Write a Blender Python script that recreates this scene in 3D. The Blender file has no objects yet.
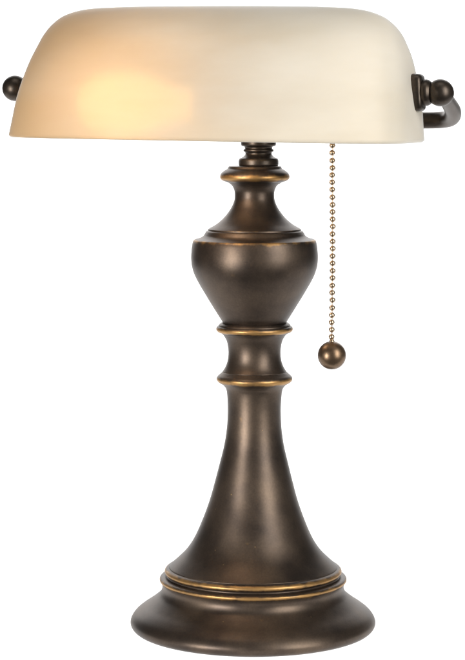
import bpy, bmesh, math, random
from mathutils import Vector, Matrix
random.seed(7)
SC = bpy.context.scene
COL = SC.collection
S = 0.00062                     # metres per photograph pixel in the plane of the stem
STEM, HOR, FLOOR, D = 254.5, 112.0, 628.0, 2150.0

def P(x, y, d=0.0):             # x px, height given as photo row in the stem plane, depth px (+ = away)
    return Vector(((x - STEM) * S, d * S, (FLOOR - y) * S))

# ------------------------------------------------------------------ camera
cam_d = bpy.data.cameras.new('camera')
cam = bpy.data.objects.new('camera', cam_d); COL.objects.link(cam)
cam.location = P(232.5, HOR, -D)
cam.rotation_euler = (math.radians(90), 0, 0)
cam_d.sensor_fit = 'VERTICAL'; cam_d.sensor_height = 36; cam_d.sensor_width = 36
cam_d.lens = 36 * D / 660
cam_d.shift_y = (HOR - 330) / 660
cam_d.clip_start = 0.05; cam_d.clip_end = 50
SC.camera = cam

# ------------------------------------------------------------------ world, studio lamps, exposure
W = bpy.data.worlds.new('World'); SC.world = W; W.use_nodes = True
W.node_tree.nodes['Background'].inputs[0].default_value = (1.0, 0.99, 0.97, 1)
W.node_tree.nodes['Background'].inputs[1].default_value = 0.07

def area(name, loc, target, sx, sy, power, color=(1, 1, 1), spread=180):
    l = bpy.data.lights.new(name, 'AREA'); l.shape = 'RECTANGLE'
    l.size = sx; l.size_y = sy; l.energy = power; l.color = color
    l.spread = math.radians(spread)
    o = bpy.data.objects.new(name, l); COL.objects.link(o)
    o.location = loc
    o.rotation_euler = (Vector(target) - Vector(loc)).to_track_quat('-Z', 'Y').to_euler()
    return o
T = (0, 0, 0.2)
area('softbox', (-0.75, -0.85, 0.16), (0, 0, 0.07), 0.28, 0.50, 2.1, (1, 0.97, 0.93), 65)
area('softbox', (0.66, -0.72, 0.50), (0.13, 0, 0.26), 0.44, 0.90, 3.5, (1, 0.985, 0.95), 90)
area('shade_top_fill', (0.05, -0.25, 1.25), (0.05, 0.05, 0.35), 0.9, 0.4, 0.34, (1, 0.98, 0.95), 60)  # unseen top light, added to brighten the upper face of the shade
# unseen lamps added behind and under the acrylic sweep to make it glow white
area('backdrop_fill', (0, 1.95, 0.85), (0, 1.0, 0.75), 2.4, 2.4, 68)
area('backdrop_fill', (0, 0.7, -0.5), (0, 0.7, 0.0), 2.2, 1.8, 29)

SC.view_settings.view_transform = 'Standard'; SC.view_settings.look = 'None'
SC.view_settings.gamma = 1; SC.view_settings.exposure = 0.0
SC.cycles.use_denoising = True
SC.cycles.max_bounces = 12; SC.cycles.transmission_bounces = 8
SC.cycles.sample_clamp_indirect = 6

# ------------------------------------------------------------------ helpers
def add_nodes(name):
    m = bpy.data.materials.new(name); m.use_nodes = True
    nt = m.node_tree; return m, nt, nt.nodes['Principled BSDF'], nt.nodes['Material Output']
def N(nt, t, **kw):
    n = nt.nodes.new(t)
    for k, v in kw.items(): setattr(n, k, v)
    return n

def mesh_obj(name, bm, mats, parent=None, smooth=True, angle=None):
    me = bpy.data.meshes.new(name); bm.normal_update()
    bm.to_mesh(me); bm.free()
    for m in (mats if isinstance(mats, (list, tuple)) else [mats]): me.materials.append(m)
    if smooth:
        for p in me.polygons: p.use_smooth = True
    o = bpy.data.objects.new(name, me); COL.objects.link(o)
    if parent: o.parent = parent
    return o

def catmull(pts, n):
    out = []
    k = len(pts)
    for i in range(k - 1):
        p0, p1, p2, p3 = pts[max(i-1, 0)], pts[i], pts[i+1], pts[min(i+2, k-1)]
        for j in range(n):
            t = j / n
            out.append(tuple(0.5 * ((2*b) + (-a + c)*t + (2*a - 5*b + 4*c - d)*t*t + (-a + 3*b - 3*c + d)*t**3)
                             for a, b, c, d in zip(p0, p1, p2, p3)))
    out.append(tuple(pts[-1]))
    return out

def lathe(profile, cx, seg=128, sub=5, cap_top=True, cap_bot=True):
    """profile: runs of (radius px, photo row, gilt 0..1); cx(row) = axis column.
    A None entry breaks the smooth curve, so that a crease stays crisp."""
    runs, cur = [], []
    for p in profile:
        if p is None:
            if cur: runs.append(cur)
            cur = [cur[-1]]
        else: cur.append(p)
    runs.append(cur)
    pts = []
    for r in runs:
        c = catmull(r, sub)
        if pts: c = c[1:]
        pts += c
    bm = bmesh.new(); lay = bm.verts.layers.float.new('gilt')
    rings = []
    for (r, y, g) in pts:
        ring = []
        for i in range(seg):
            a = 2 * math.pi * i / seg
            v = bm.verts.new(P(cx(y) + r * math.cos(a), y, r * math.sin(a))); v[lay] = min(max(g, 0), 1)
            ring.append(v)
        rings.append(ring)
    for a, b in zip(rings, rings[1:]):
        for i in range(seg):
            j = (i + 1) % seg
            bm.faces.new((a[i], b[i], b[j], a[j]))
    if cap_top: bm.faces.new(rings[0])
    if cap_bot: bm.faces.new(list(reversed(rings[-1])))
    bmesh.ops.recalc_face_normals(bm, faces=bm.faces[:])
    return bm

def tube(pts, radii, seg=24, sub=8, caps=True, up=Vector((0, 0, 1)), flat=1.0):
    q = catmull([tuple(p) + (r,) for p, r in zip(pts, radii)], sub)
    bm = bmesh.new(); rings = []
    for i, c in enumerate(q):
        p = Vector(c[:3])
        t = (Vector(q[min(i+1, len(q)-1)][:3]) - Vector(q[max(i-1, 0)][:3])).normalized()
        s = t.cross(up)
        if s.length < 1e-3: s = t.cross(Vector((0, 1, 0)))
        s.normalize(); n = s.cross(t)
        rings.append([bm.verts.new(p + (s*math.cos(2*math.pi*k/seg)*flat + n*math.sin(2*math.pi*k/seg)) * c[3]) for k in range(seg)])
    for a, b in zip(rings, rings[1:]):
        for k in range(seg):
            bm.faces.new((a[k], a[(k+1) % seg], b[(k+1) % seg], b[k]))
    if caps: bm.faces.new(rings[0]); bm.faces.new(list(reversed(rings[-1])))
    bmesh.ops.recalc_face_normals(bm, faces=bm.faces[:])
    return bm

def sphere(c, r, seg=32, sq=(1, 1, 1)):
    bm = bmesh.new()
    bmesh.ops.create_uvsphere(bm, u_segments=seg, v_segments=seg // 2, radius=r)
    for v in bm.verts: v.co = Vector((v.co.x*sq[0], v.co.y*sq[1], v.co.z*sq[2])) + c
    return bm

# ------------------------------------------------------------------ materials
def bronze(name, dark, light, rough, gilt=True, speck=True):
    m, nt, bs, out = add_nodes(name)
    tc = N(nt, 'ShaderNodeTexCoord')
    big = N(nt, 'ShaderNodeTexNoise'); big.inputs['Scale'].default_value = 38; big.inputs['Detail'].default_value = 5
    nt.links.new(tc.outputs['Object'], big.inputs['Vector'])
    fine = N(nt, 'ShaderNodeTexNoise'); fine.inputs['Scale'].default_value = 900; fine.inputs['Detail'].default_value = 4
    nt.links.new(tc.outputs['Object'], fine.inputs['Vector'])
    r1 = N(nt, 'ShaderNodeValToRGB'); r1.color_ramp.elements[0].position = 0.34; r1.color_ramp.elements[1].position = 0.68
    r1.color_ramp.elements[0].color = (*dark, 1); r1.color_ramp.elements[1].color = (*light, 1)
    nt.links.new(big.outputs[0], r1.inputs[0])
    mot = N(nt, 'ShaderNodeMix', data_type='RGBA', blend_type='MULTIPLY'); mot.inputs[0].default_value = 0.24
    rf = N(nt, 'ShaderNodeValToRGB'); rf.color_ramp.elements[0].position = 0.3; rf.color_ramp.elements[1].position = 0.7
    rf.color_ramp.elements[0].color = (.55, .55, .55, 1); rf.color_ramp.elements[1].color = (1.35, 1.3, 1.25, 1)
    nt.links.new(fine.outputs[0], rf.inputs[0])
    nt.links.new(r1.outputs[0], mot.inputs[6]); nt.links.new(rf.outputs[0], mot.inputs[7])
    last = mot.outputs[2]
    if speck:      # tiny worn-through specks of brass
        vo = N(nt, 'ShaderNodeTexVoronoi'); vo.inputs['Scale'].default_value = 210
        nt.links.new(tc.outputs['Object'], vo.inputs['Vector'])
        lt = N(nt, 'ShaderNodeMath', operation='LESS_THAN'); lt.inputs[1].default_value = 0.085
        nt.links.new(vo.outputs['Distance'], lt.inputs[0])
        sep = N(nt, 'ShaderNodeSeparateColor'); nt.links.new(vo.outputs['Color'], sep.inputs[0])
        gt = N(nt, 'ShaderNodeMath', operation='GREATER_THAN'); gt.inputs[1].default_value = 0.93
        nt.links.new(sep.outputs[0], gt.inputs[0])
        mu = N(nt, 'ShaderNodeMath', operation='MULTIPLY'); nt.links.new(lt.outputs[0], mu.inputs[0]); nt.links.new(gt.outputs[0], mu.inputs[1])
        sm = N(nt, 'ShaderNodeMath', operation='MULTIPLY'); sm.inputs[1].default_value = 0.5; nt.links.new(mu.outputs[0], sm.inputs[0])
        mx = N(nt, 'ShaderNodeMix', data_type='RGBA'); mx.inputs[7].default_value = (0.30, 0.20, 0.09, 1)
        nt.links.new(sm.outputs[0], mx.inputs[0]); nt.links.new(last, mx.inputs[6]); last = mx.outputs[2]
    rr = N(nt, 'ShaderNodeMapRange'); rr.inputs[3].default_value = rough - 0.05; rr.inputs[4].default_value = rough + 0.07
    nt.links.new(big.outputs[0], rr.inputs[0])
    if gilt:
        at = N(nt, 'ShaderNodeAttribute', attribute_name='gilt')
        n2 = N(nt, 'ShaderNodeTexNoise'); n2.inputs['Scale'].default_value = 160; n2.inputs['Detail'].default_value = 6
        nt.links.new(tc.outputs['Object'], n2.inputs['Vector'])
        ms = N(nt, 'ShaderNodeMath', operation='MULTIPLY_ADD'); ms.inputs[1].default_value = 1.6; ms.inputs[2].default_value = -0.82
        nt.links.new(n2.outputs[0], ms.inputs[0])
        ad = N(nt, 'ShaderNodeMath', operation='ADD'); nt.links.new(at.outputs['Fac'], ad.inputs[0]); nt.links.new(ms.outputs[0], ad.inputs[1])
        ss = N(nt, 'ShaderNodeMapRange', interpolation_type='SMOOTHSTEP'); ss.inputs[1].default_value = 0.25; ss.inputs[2].default_value = 1.0
        nt.links.new(ad.outputs[0], ss.inputs[0])
        g = N(nt, 'ShaderNodeMix', data_type='RGBA'); g.inputs[7].default_value = (0.37, 0.215, 0.082, 1)
        nt.links.new(ss.outputs[0], g.inputs[0]); nt.links.new(last, g.inputs[6]); last = g.outputs[2]
    nt.links.new(last, bs.inputs['Base Color'])
    nt.links.new(rr.outputs[0], bs.inputs['Roughness'])
    bs.inputs['Metallic'].default_value = 0.85
    bs.inputs['Specular IOR Level'].default_value = 0.3
    bp = N(nt, 'ShaderNodeBump'); bp.inputs['Strength'].default_value = 0.05; bp.inputs['Distance'].default_value = 0.0004
    nt.links.new(fine.outputs[0], bp.inputs['Height']); nt.links.new(bp.outputs[0], bs.inputs['Normal'])
    return m
M_BR = bronze('rubbed_bronze', (0.048, 0.037, 0.031), (0.102, 0.076, 0.057), 0.41)
M_DK = bronze('dark_bronze', (0.050, 0.041, 0.034), (0.085, 0.066, 0.051), 0.38, gilt=False, speck=False)
M_BALL = bronze('antique_brass', (0.13, 0.088, 0.056), (0.22, 0.145, 0.09), 0.36, gilt=False)
M_CH, nt, bs, _ = add_nodes('brass_chain')
bs.inputs['Base Color'].default_value = (0.46, 0.36, 0.26, 1); bs.inputs['Metallic'].default_value = 1; bs.inputs['Roughness'].default_value = 0.34
M_BLK, nt, bs, _ = add_nodes('socket_shell')
bs.inputs['Base Color'].default_value = (0.45, 0.34, 0.16, 1); bs.inputs['Metallic'].default_value = 1; bs.inputs['Roughness'].default_value = 0.35

# amber frosted glass
M_GL, nt, bs, out = add_nodes('amber_frosted_glass')
nt.nodes.remove(bs)
tc = N(nt, 'ShaderNodeTexCoord')
nz = N(nt, 'ShaderNodeTexNoise'); nz.inputs['Scale'].default_value = 14; nz.inputs['Detail'].default_value = 7
mp = N(nt, 'ShaderNodeMapping'); mp.inputs['Scale'].default_value = (0.6, 1.0, 2.0)
nt.links.new(tc.outputs['Object'], mp.inputs[0]); nt.links.new(mp.outputs[0], nz.inputs['Vector'])
cr = N(nt, 'ShaderNodeValToRGB'); cr.color_ramp.elements[0].position = 0.3; cr.color_ramp.elements[1].position = 0.7
cr.color_ramp.elements[0].color = (0.73, 0.69, 0.59, 1); cr.color_ramp.elements[1].color = (0.84, 0.81, 0.74, 1)
nt.links.new(nz.outputs[0], cr.inputs[0])
ct = N(nt, 'ShaderNodeValToRGB'); ct.color_ramp.elements[0].position = 0.3; ct.color_ramp.elements[1].position = 0.7
ct.color_ramp.elements[0].color = (0.88, 0.68, 0.30, 1); ct.color_ramp.elements[1].color = (0.94, 0.78, 0.40, 1)
nt.links.new(nz.outputs[0], ct.inputs[0])
# glass colour turns darker amber towards the left end, with cloudy noise
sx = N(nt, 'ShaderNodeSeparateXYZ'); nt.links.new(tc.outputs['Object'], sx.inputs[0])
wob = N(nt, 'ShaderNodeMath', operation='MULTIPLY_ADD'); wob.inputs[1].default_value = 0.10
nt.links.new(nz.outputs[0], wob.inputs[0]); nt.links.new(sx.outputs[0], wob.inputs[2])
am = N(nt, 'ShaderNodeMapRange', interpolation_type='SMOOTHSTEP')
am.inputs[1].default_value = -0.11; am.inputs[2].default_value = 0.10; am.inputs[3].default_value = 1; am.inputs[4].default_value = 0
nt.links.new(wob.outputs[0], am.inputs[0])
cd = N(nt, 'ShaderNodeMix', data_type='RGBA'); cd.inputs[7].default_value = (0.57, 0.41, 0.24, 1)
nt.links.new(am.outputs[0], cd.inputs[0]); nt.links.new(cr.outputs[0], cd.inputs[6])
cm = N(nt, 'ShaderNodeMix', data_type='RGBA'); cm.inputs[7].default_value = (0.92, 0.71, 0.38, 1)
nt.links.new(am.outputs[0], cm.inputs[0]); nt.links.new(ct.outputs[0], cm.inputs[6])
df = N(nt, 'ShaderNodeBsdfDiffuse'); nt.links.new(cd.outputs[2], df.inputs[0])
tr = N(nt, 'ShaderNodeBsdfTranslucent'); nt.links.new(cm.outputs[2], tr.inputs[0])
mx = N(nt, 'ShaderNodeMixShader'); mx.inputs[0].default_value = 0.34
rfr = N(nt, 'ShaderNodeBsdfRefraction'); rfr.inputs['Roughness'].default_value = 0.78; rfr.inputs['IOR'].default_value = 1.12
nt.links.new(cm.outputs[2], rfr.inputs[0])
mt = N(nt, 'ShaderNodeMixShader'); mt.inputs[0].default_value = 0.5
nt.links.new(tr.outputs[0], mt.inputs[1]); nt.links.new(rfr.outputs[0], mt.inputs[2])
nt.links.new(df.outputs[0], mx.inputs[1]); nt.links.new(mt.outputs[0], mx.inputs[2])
gl = N(nt, 'ShaderNodeBsdfGlossy'); gl.inputs['Roughness'].default_value = 0.58
fr = N(nt, 'ShaderNodeFresnel'); fr.inputs[0].default_value = 1.35
m2 = N(nt, 'ShaderNodeMixShader'); nt.links.new(fr.outputs[0], m2.inputs[0])
nt.links.new(mx.outputs[0], m2.inputs[1]); nt.links.new(gl.outputs[0], m2.inputs[2]); nt.links.new(m2.outputs[0], out.inputs[0])

M_BULB, nt, bs, out = add_nodes('lit_bulb'); nt.nodes.remove(bs)
em = N(nt, 'ShaderNodeEmission'); em.inputs[0].default_value = (1.0, 0.79, 0.60, 1); em.inputs[1].default_value = 12.2
nt.links.new(em.outputs[0], out.inputs[0])
M_BG, nt, bs, out = add_nodes('white_acrylic'); nt.nodes.remove(bs)
tr = N(nt, 'ShaderNodeBsdfTranslucent'); tr.inputs[0].default_value = (0.95, 0.95, 0.95, 1)
df = N(nt, 'ShaderNodeBsdfDiffuse'); df.inputs[0].default_value = (0.9, 0.9, 0.9, 1)
mx = N(nt, 'ShaderNodeMixShader'); mx.inputs[0].default_value = 0.3
nt.links.new(tr.outputs[0], mx.inputs[1]); nt.links.new(df.outputs[0], mx.inputs[2]); nt.links.new(mx.outputs[0], out.inputs[0])

# ------------------------------------------------------------------ setting: white acrylic sweep that the added lamps shine through
bm = bmesh.new(); prof = [(-0.115, -0.03), (-0.115, -0.004), (-0.111, 0.0), (0.9, 0.0)]
for i in range(1, 13):
    a = math.pi / 2 * i / 12; prof.append((0.9 + 0.7 * math.sin(a), 0.7 - 0.7 * math.cos(a)))
prof.append((1.6, 2.6))
rows = [[bm.verts.new((x, y, z)) for x in (-0.8, 1.0)] for y, z in prof]
for a, b in zip(rows, rows[1:]): bm.faces.new((a[0], a[1], b[1], b[0]))
bg = mesh_obj('backdrop', bm, M_BG); bg['kind'] = 'structure'

# ------------------------------------------------------------------ the lamp
lamp = bpy.data.objects.new('desk_lamp', None); COL.objects.link(lamp)
lamp.empty_display_size = 0.1
lamp['label'] = 'bronze desk lamp with an amber glass shade, turned pedestal and beaded pull chain'
lamp['category'] = 'lamp'

def cx(y):                       # the stem leans a hair to the right
    if y > 600: return 252.9
    if y < 380: return 254.5
    return 254.5 - 1.6 * (y - 380) / 220

base_prof = [(84.5, 566.5, 0), None, (86.5, 567.5, .5), (88.0, 569, 1), (88.4, 570.6, .8), (87.6, 572.2, .5), (85.8, 573.4, 0), None,
             (86.0, 575.0, 0), (88.5, 575.2, 0), (91.5, 575.9, .1), (93.2, 577.4, .8), (93.2, 579.2, .85), (91.8, 581.2, .2), (90.6, 584.5, 0),
             (90.9, 588.5, 0), (93.0, 592.8, 0), (97.5, 597, 0), (104, 602, 0), (111.5, 607, 0), (117.5, 611.8, 0), (121.0, 616.5, 0),
             (122.2, 620.5, 0), (121.2, 624.0, 0), (118.5, 626.6, 0), (115, 627.9, 0)]
mesh_obj('base', lathe(base_prof, cx, 160), M_BR, lamp)

col_prof = [(33, 383.4, .1), None, (30.4, 385.8, 0), (28.0, 390, 0), (26.9, 400, 0), (26.6, 412, 0), (27.4, 428, 0), (29.9, 445, 0),
            (34.2, 463, 0), (38.8, 481, 0), (44.0, 500, 0), (51.2, 520, 0), (59.2, 538, 0), (67.5, 550.5, 0), (77, 560, 0), (84.3, 566.3, 0)]
mesh_obj('pedestal', lathe(col_prof, cx, 128), M_BR, lamp)

ring_prof = lambda y0: [(32.0, y0 - 6.6, 0), (34.6, y0 - 4.2, 0), (36.6, y0 - 2.4, .1), (37.8, y0 - .3, .8), (37.7, y0 + 1.6, 1), (36.2, y0 + 3.6, .7), (33.4, y0 + 5.3, 0)]
mesh_obj('ring', lathe(ring_prof(378.2), cx), M_BR, lamp)
waist = [(33.2, 333.0, .1), None, (30.6, 335.8, 0), (28.0, 340.5, 0), (26.5, 347, 0), (26.1, 354, 0), (27.0, 361, 0), (29.2, 367, 0), (32.1, 371.7, 0)]
mesh_obj('waist', lathe(waist, cx), M_BR, lamp)
r2 = [(32.4, 322.6, 0), None, (34.0, 323.2, 0), (35.6, 324.6, 0), (36.2, 326, 0), None, (37.4, 326.6, .2), (38.3, 328.4, .9), (38.0, 330.2, 1), (36.4, 331.8, .6), (33.2, 333.1, 0)]
mesh_obj('ring', lathe(r2, cx), M_BR, lamp)

urn = [(46.5, 230.4, .0), None, (48.2, 231.2, 0), (49.4, 233.0, .0), (51.0, 235.6, .1), (54.0, 237.6, .0), (58.5, 239.0, .1), None,
       (60.6, 239.8, .62), (61.6, 241.5, .5), (62.4, 245, 0), (63.2, 252, 0), (63.4, 259, 0), (62.4, 267, 0), (59.8, 275, 0), (55.2, 284, 0),
       (49.0, 294.5, 0), (42.6, 305, 0), (37.0, 314, 0), (33.2, 320, 0), (31.6, 322.8, 0)]
mesh_obj('urn', lathe(urn, cx, 144), M_BR, lamp)
spool = [(24.8, 183.5, 0), None, (22.4, 185.8, 0), (20.7, 189, 0), (19.8, 193, 0), (20.0, 199, 0), (22.0, 205, 0), (25.8, 211.5, 0), (31.0, 218, 0),
         (37.5, 223.7, 0), (43.6, 227.4, .1), (46.4, 229.0, .35), None, (46.6, 230.6, .1)]
mesh_obj('neck', lathe(spool, cx), M_BR, lamp)
cxc = lambda y: 254.8
collar = [(21, 166.0, 0), (25.6, 166.2, 0), (26.6, 167.2, 0), None, (27.6, 168.8, 0), (30.6, 170.6, .1), (33.6, 173.2, .2), (34.8, 176.4, .95), (34.0, 179.2, .85),
          (31.0, 181.2, .35), None, (28.6, 181.8, 0), (26.6, 182.6, .1), (24.9, 183.8, 0)]
mesh_obj('gilt_collar', lathe(collar, cxc), M_BR, lamp)
cxn = lambda y: 258.6 + (y - 166) * 0.004
fitter = [(14.5, 128, 0), (17.0, 131, 0), (17.6, 136, 0), (17.6, 143.6, 0), (17.0, 145.8, 0), None, (14.4, 146.6, .1), (13.8, 148.4, 0), (15.0, 149.6, 0), (15.0, 151.2, 0), (13.5, 152.4, .1),
          (13.4, 154.4, 0), (15.4, 156.6, 0), (17.6, 157.8, .1), None, (18.9, 158.4, 0), (19.8, 160.0, .1), (20.0, 162.4, 0), (19.8, 165.0, 0), (18.6, 166.4, 0)]
mesh_obj('stem_fitter', lathe(fitter, cxn, 96), M_DK, lamp)

# ------------------------------------------------------------------ shade, seen turned 18 degrees
TH = math.radians(18); CT, ST = math.cos(TH), math.sin(TH); ROLL = math.radians(0.75)
ZREF = 136.2
def Q(u, v, y):      # u along the shade (right), v away from the camera, y photo row; origin at the stem; includes the tiny droop to the right
    ur = u * CT + v * ST
    return P(STEM + ur, y + math.tan(ROLL) * (u + 5), v * CT - u * ST)
VS, VP = -121.7, -107.0
HT = 124.6; BW = 99.0
hp = [(208, 0), (205.8, .12), (203.5, .25), (200.3, .36), (195.2, .5), (190.8, .6), (185.6, .69), (179.5, .78), (171, .86), (158, .93), (136, .976), (100, .993), (52, .999), (12, 1.0)]
hp = [(a / 1.059, t) for a, t in hp]
lv = catmull(hp, 5)
def shade_levels(off):
    out = []
    for i, (h, t) in enumerate(lv):
        t = min(max(t, 0), 1)
        b = BW * max(1 - t ** 2.3, 0) ** (1 / 2.3)
        n = 4.2 - 1.9 * t ** 2
        q = n / (n - 1)
        b = max(min(b, h * .55), 2.0)
        a = max(h ** q - (b * ST) ** q, 1) ** (1 / q) / CT
        k = h / 196.0
        out.append((max(a - off * min(1, a / 60), .5), max(b - off * min(1, b / 25), .4), n, HT * t - off * (t ** 3)))
    return out
SEG = 160
def interp(t, T=((-1, 0), (0, 0), (.25, 2.3), (.4, 3.2), (.65, 5.2), (.8, 5.2), (.92, 4.5), (1.0, 4.0), (2, 4))):
    for (a, p), (b, q) in zip(T, T[1:]):
        if a <= t <= b:
            f = (t - a) / (b - a); return p + (q - p) * f
    return 0
bm = bmesh.new()
def shell(levels):
    rings = []
    for (a, b, n, w) in levels:
        ring = []; dx = interp(w / HT)
        for i in range(SEG):
            th = 2 * math.pi * i / SEG
            c, s = math.cos(th), math.sin(th)
            x = a * math.copysign(abs(c) ** (2 / n), c); y = b * math.copysign(abs(s) ** (2 / n), s)
            lift = 0.0
            if w < 30 and y > 0:      # back rim stands a little higher over the lamp holder
                e = max(0, 1 - (abs(x) / 110) ** 2); lift = 7 * e * e * (y / b) ** 2 * (1 - w / 30)
            ring.append(bm.verts.new(Q(x + dx, VS + y, ZREF - w - lift)))
        rings.append(ring)
    return rings
def skin(rings, flip):
    for a, b in zip(rings, rings[1:]):
        for i in range(SEG):
            j = (i + 1) % SEG
            f = (a[i], a[j], b[j], b[i]); bm.faces.new(f if not flip else f[::-1])
L0 = shade_levels(0); L1 = shade_levels(5.0)
o = shell(L0); i_ = shell(L1)
skin(o, False); bm.faces.new(o[-1])
skin(i_, True); bm.faces.new(i_[-1][::-1])
# rounded lip
lip = []
for k in range(1, 4):
    f = k / 4
    a, b, n, w = L0[0]; a1, b1, n1, w1 = L1[0]
    lip.append((a + (a1 - a) * f, b + (b1 - b) * f, n, -2.0 * math.sin(math.pi * f)))
lr = [o[0]] + shell(lip) + [i_[0]]
for a, b in zip(lr, lr[1:]):
    for i in range(SEG):
        j = (i + 1) % SEG; bm.faces.new((b[i], b[j], a[j], a[i]))
bmesh.ops.recalc_face_normals(bm, faces=bm.faces[:])
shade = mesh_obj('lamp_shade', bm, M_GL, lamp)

# ------------------------------------------------------------------ yoke and pivots
AR = 8.1
pts = [(0, 4, 117), (60, 6, 117.5), (120, 5, 118), (165, 3, 118), (190, -2, 117.2), (203, -14, 114.6), (209.5, -36, 108.5), (211.5, -62, 101.5), (213, -88, 95), (213, -103, 92)]
def arm(sg):
    q = [Q(sg * (u + 0), v, y) for u, v, y in pts]
    return tube(q, [AR*S] * 6 + [AR*S*.97, AR*S*.9, AR*S*.8, AR*S*.75], seg=28, sub=8)
yoke = mesh_obj('yoke_arm', arm(1), M_DK, lamp)
mesh_obj('yoke_arm', arm(-1), M_DK, lamp)
mesh_obj('yoke_hub', lathe([(8, 103, 0), (11, 104.5, 0), (12, 108, 0), (12, 122, 0), (14.6, 127, 0), (15.5, 131, 0)], cxn, 48), M_DK, lamp)

def axis_lathe(prof, sg, seg=48, sqv=1.0):
    """profile of (u from stem, radius) turned about the pivot axis"""
    c = catmull(prof, 6); bm = bmesh.new(); rings = []
    for u, r in c:
        ring = []
        for k in range(seg):
            a = 2 * math.pi * k / seg
            ring.append(bm.verts.new(Q(sg * u, VP + r * math.cos(a), 91.4 - r * math.sin(a))))
        rings.append(ring)
    for a, b in zip(rings, rings[1:]):
        for k in range(seg):
            j = (k + 1) % seg; bm.faces.new((a[k], a[j], b[j], b[k]))
    bm.faces.new(rings[0]); bm.faces.new(rings[-1])
    bmesh.ops.recalc_face_normals(bm, faces=bm.faces[:])
    return bm
def knob(sg):
    r = 12.7; pr = [(197, 12.0), (200.0, 12.4), (202.3, 11.8), (203.8, 10.7), (204.6, 10.0)]
    for k in range(0, 13):
        a = math.radians(132) * (1 - k / 12.0)
        pr.append((213 + r * math.cos(math.radians(132 * (1 - k / 12.0))), max(r * math.sin(a), .3)))
    return axis_lathe(pr, sg)
def plate(sg):
    bm = bmesh.new()
    rings = []
    for (u, g) in [(186.0, .82), (187.2, .95), (189, 1.0), (194, 1.0), (195.7, .96), (196.9, .86), (197.4, .7)]:
        ring = []
        for k in range(64):
            a = 2 * math.pi * k / 64; c, s = math.cos(a), math.sin(a); e = 2 / 3.6
            vv = 12.3 * g * math.copysign(abs(c) ** e, c); zz = (17.4 - (1 - g) * 12) * math.copysign(abs(s) ** e, s)
            # foot of the plate leans back along the slope of the glass
            ring.append(bm.verts.new(Q(sg * (u - 0.7 * zz / 17.4), VP + vv, 91.4 - zz)))
        rings.append(ring)
    for a, b in zip(rings, rings[1:]):
        for k in range(64):
            j = (k + 1) % 64; bm.faces.new((a[k], a[j], b[j], b[k]))
    bm.faces.new(rings[0]); bm.faces.new(rings[-1])
    bmesh.ops.recalc_face_normals(bm, faces=bm.faces[:])
    return bm
for sg in (1, -1):
    pl = mesh_obj('hinge_plate', plate(sg), M_DK, lamp)
    mesh_obj('knob', knob(sg), M_DK, lamp)

# ------------------------------------------------------------------ socket, bulb, chain
VB = VS - 36
hold = tube([Q(2, 0, 129), Q(3, -10, 134), Q(8, -30, 134.2), Q(14, -60, 127), Q(22, -105, 108), Q(34, VB, 96)], [3.2*S]*6, seg=16)
mesh_obj('holder_arm', hold, M_DK, lamp)
def utube(prof):
    return tube([Q(u, VB, 105) for u, r in prof], [r*S for u, r in prof], seg=40, sub=4)
mesh_obj('socket', utube([(-6, 18), (-4, 20), (0, 20.5), (30, 20.5), (55, 20.5), (60, 19), (74, 15), (112, 14), (124, 12), (128, 6)]), M_BLK, lamp)
mesh_obj('bulb', utube([(-124, 1), (-123, 8), (-119, 16), (-110, 24), (-97, 28), (-72, 28.5), (-54, 25.5), (-38, 19.5), (-24, 15), (-8, 14)]), M_BULB, lamp)

CU = 124.3
yb = 332.4; 
cable = tube([Q(CU, VB, 104), Q(CU - .3, VB, 200), Q(CU - .9, VB, yb - 10)], [.55*S]*3, seg=8, sub=4)
chain = mesh_obj('pull_chain', cable, M_CH, lamp)
sp = 6.72; k = 0; y = yb - 2.6 - 12.9 - 1.2
def bead_mesh():
    bm = sphere(Vector((0, 0, 0)), 2.75 * S, 20, (1, 1, .97))
    me = bpy.data.meshes.new('bead'); bm.to_mesh(me); bm.free(); me.materials.append(M_CH)
    for p in me.polygons: p.use_smooth = True
    return me
bme = bead_mesh()
while y > 112:
    b = bpy.data.objects.new('bead', bme); COL.objects.link(b); b.parent = chain
    f = (y - 112) / 210
    b.location = Q(CU - .9 * f + .35 * math.sin(y / 31) + random.uniform(-.22, .22), VB, y + random.uniform(-.25, .25)); b.rotation_euler = (random.uniform(-.3, .3), random.uniform(-.3, .3), 0)
    y -= sp
pb = Q(CU - .9, VB, yb)
mesh_obj('pull_ball', sphere(pb, 12.9 * S, 64), M_BALL, chain)
fm = tube([pb + Vector((0, 0, 12.4*S)), pb + Vector((0, 0, 13.6*S)), pb + Vector((0, 0, 15.2*S))], [2.6*S, 2.2*S, 1.2*S], seg=20, up=Vector((0, 1, 0)))
mesh_obj('chain_collar', fm, M_CH, chain)
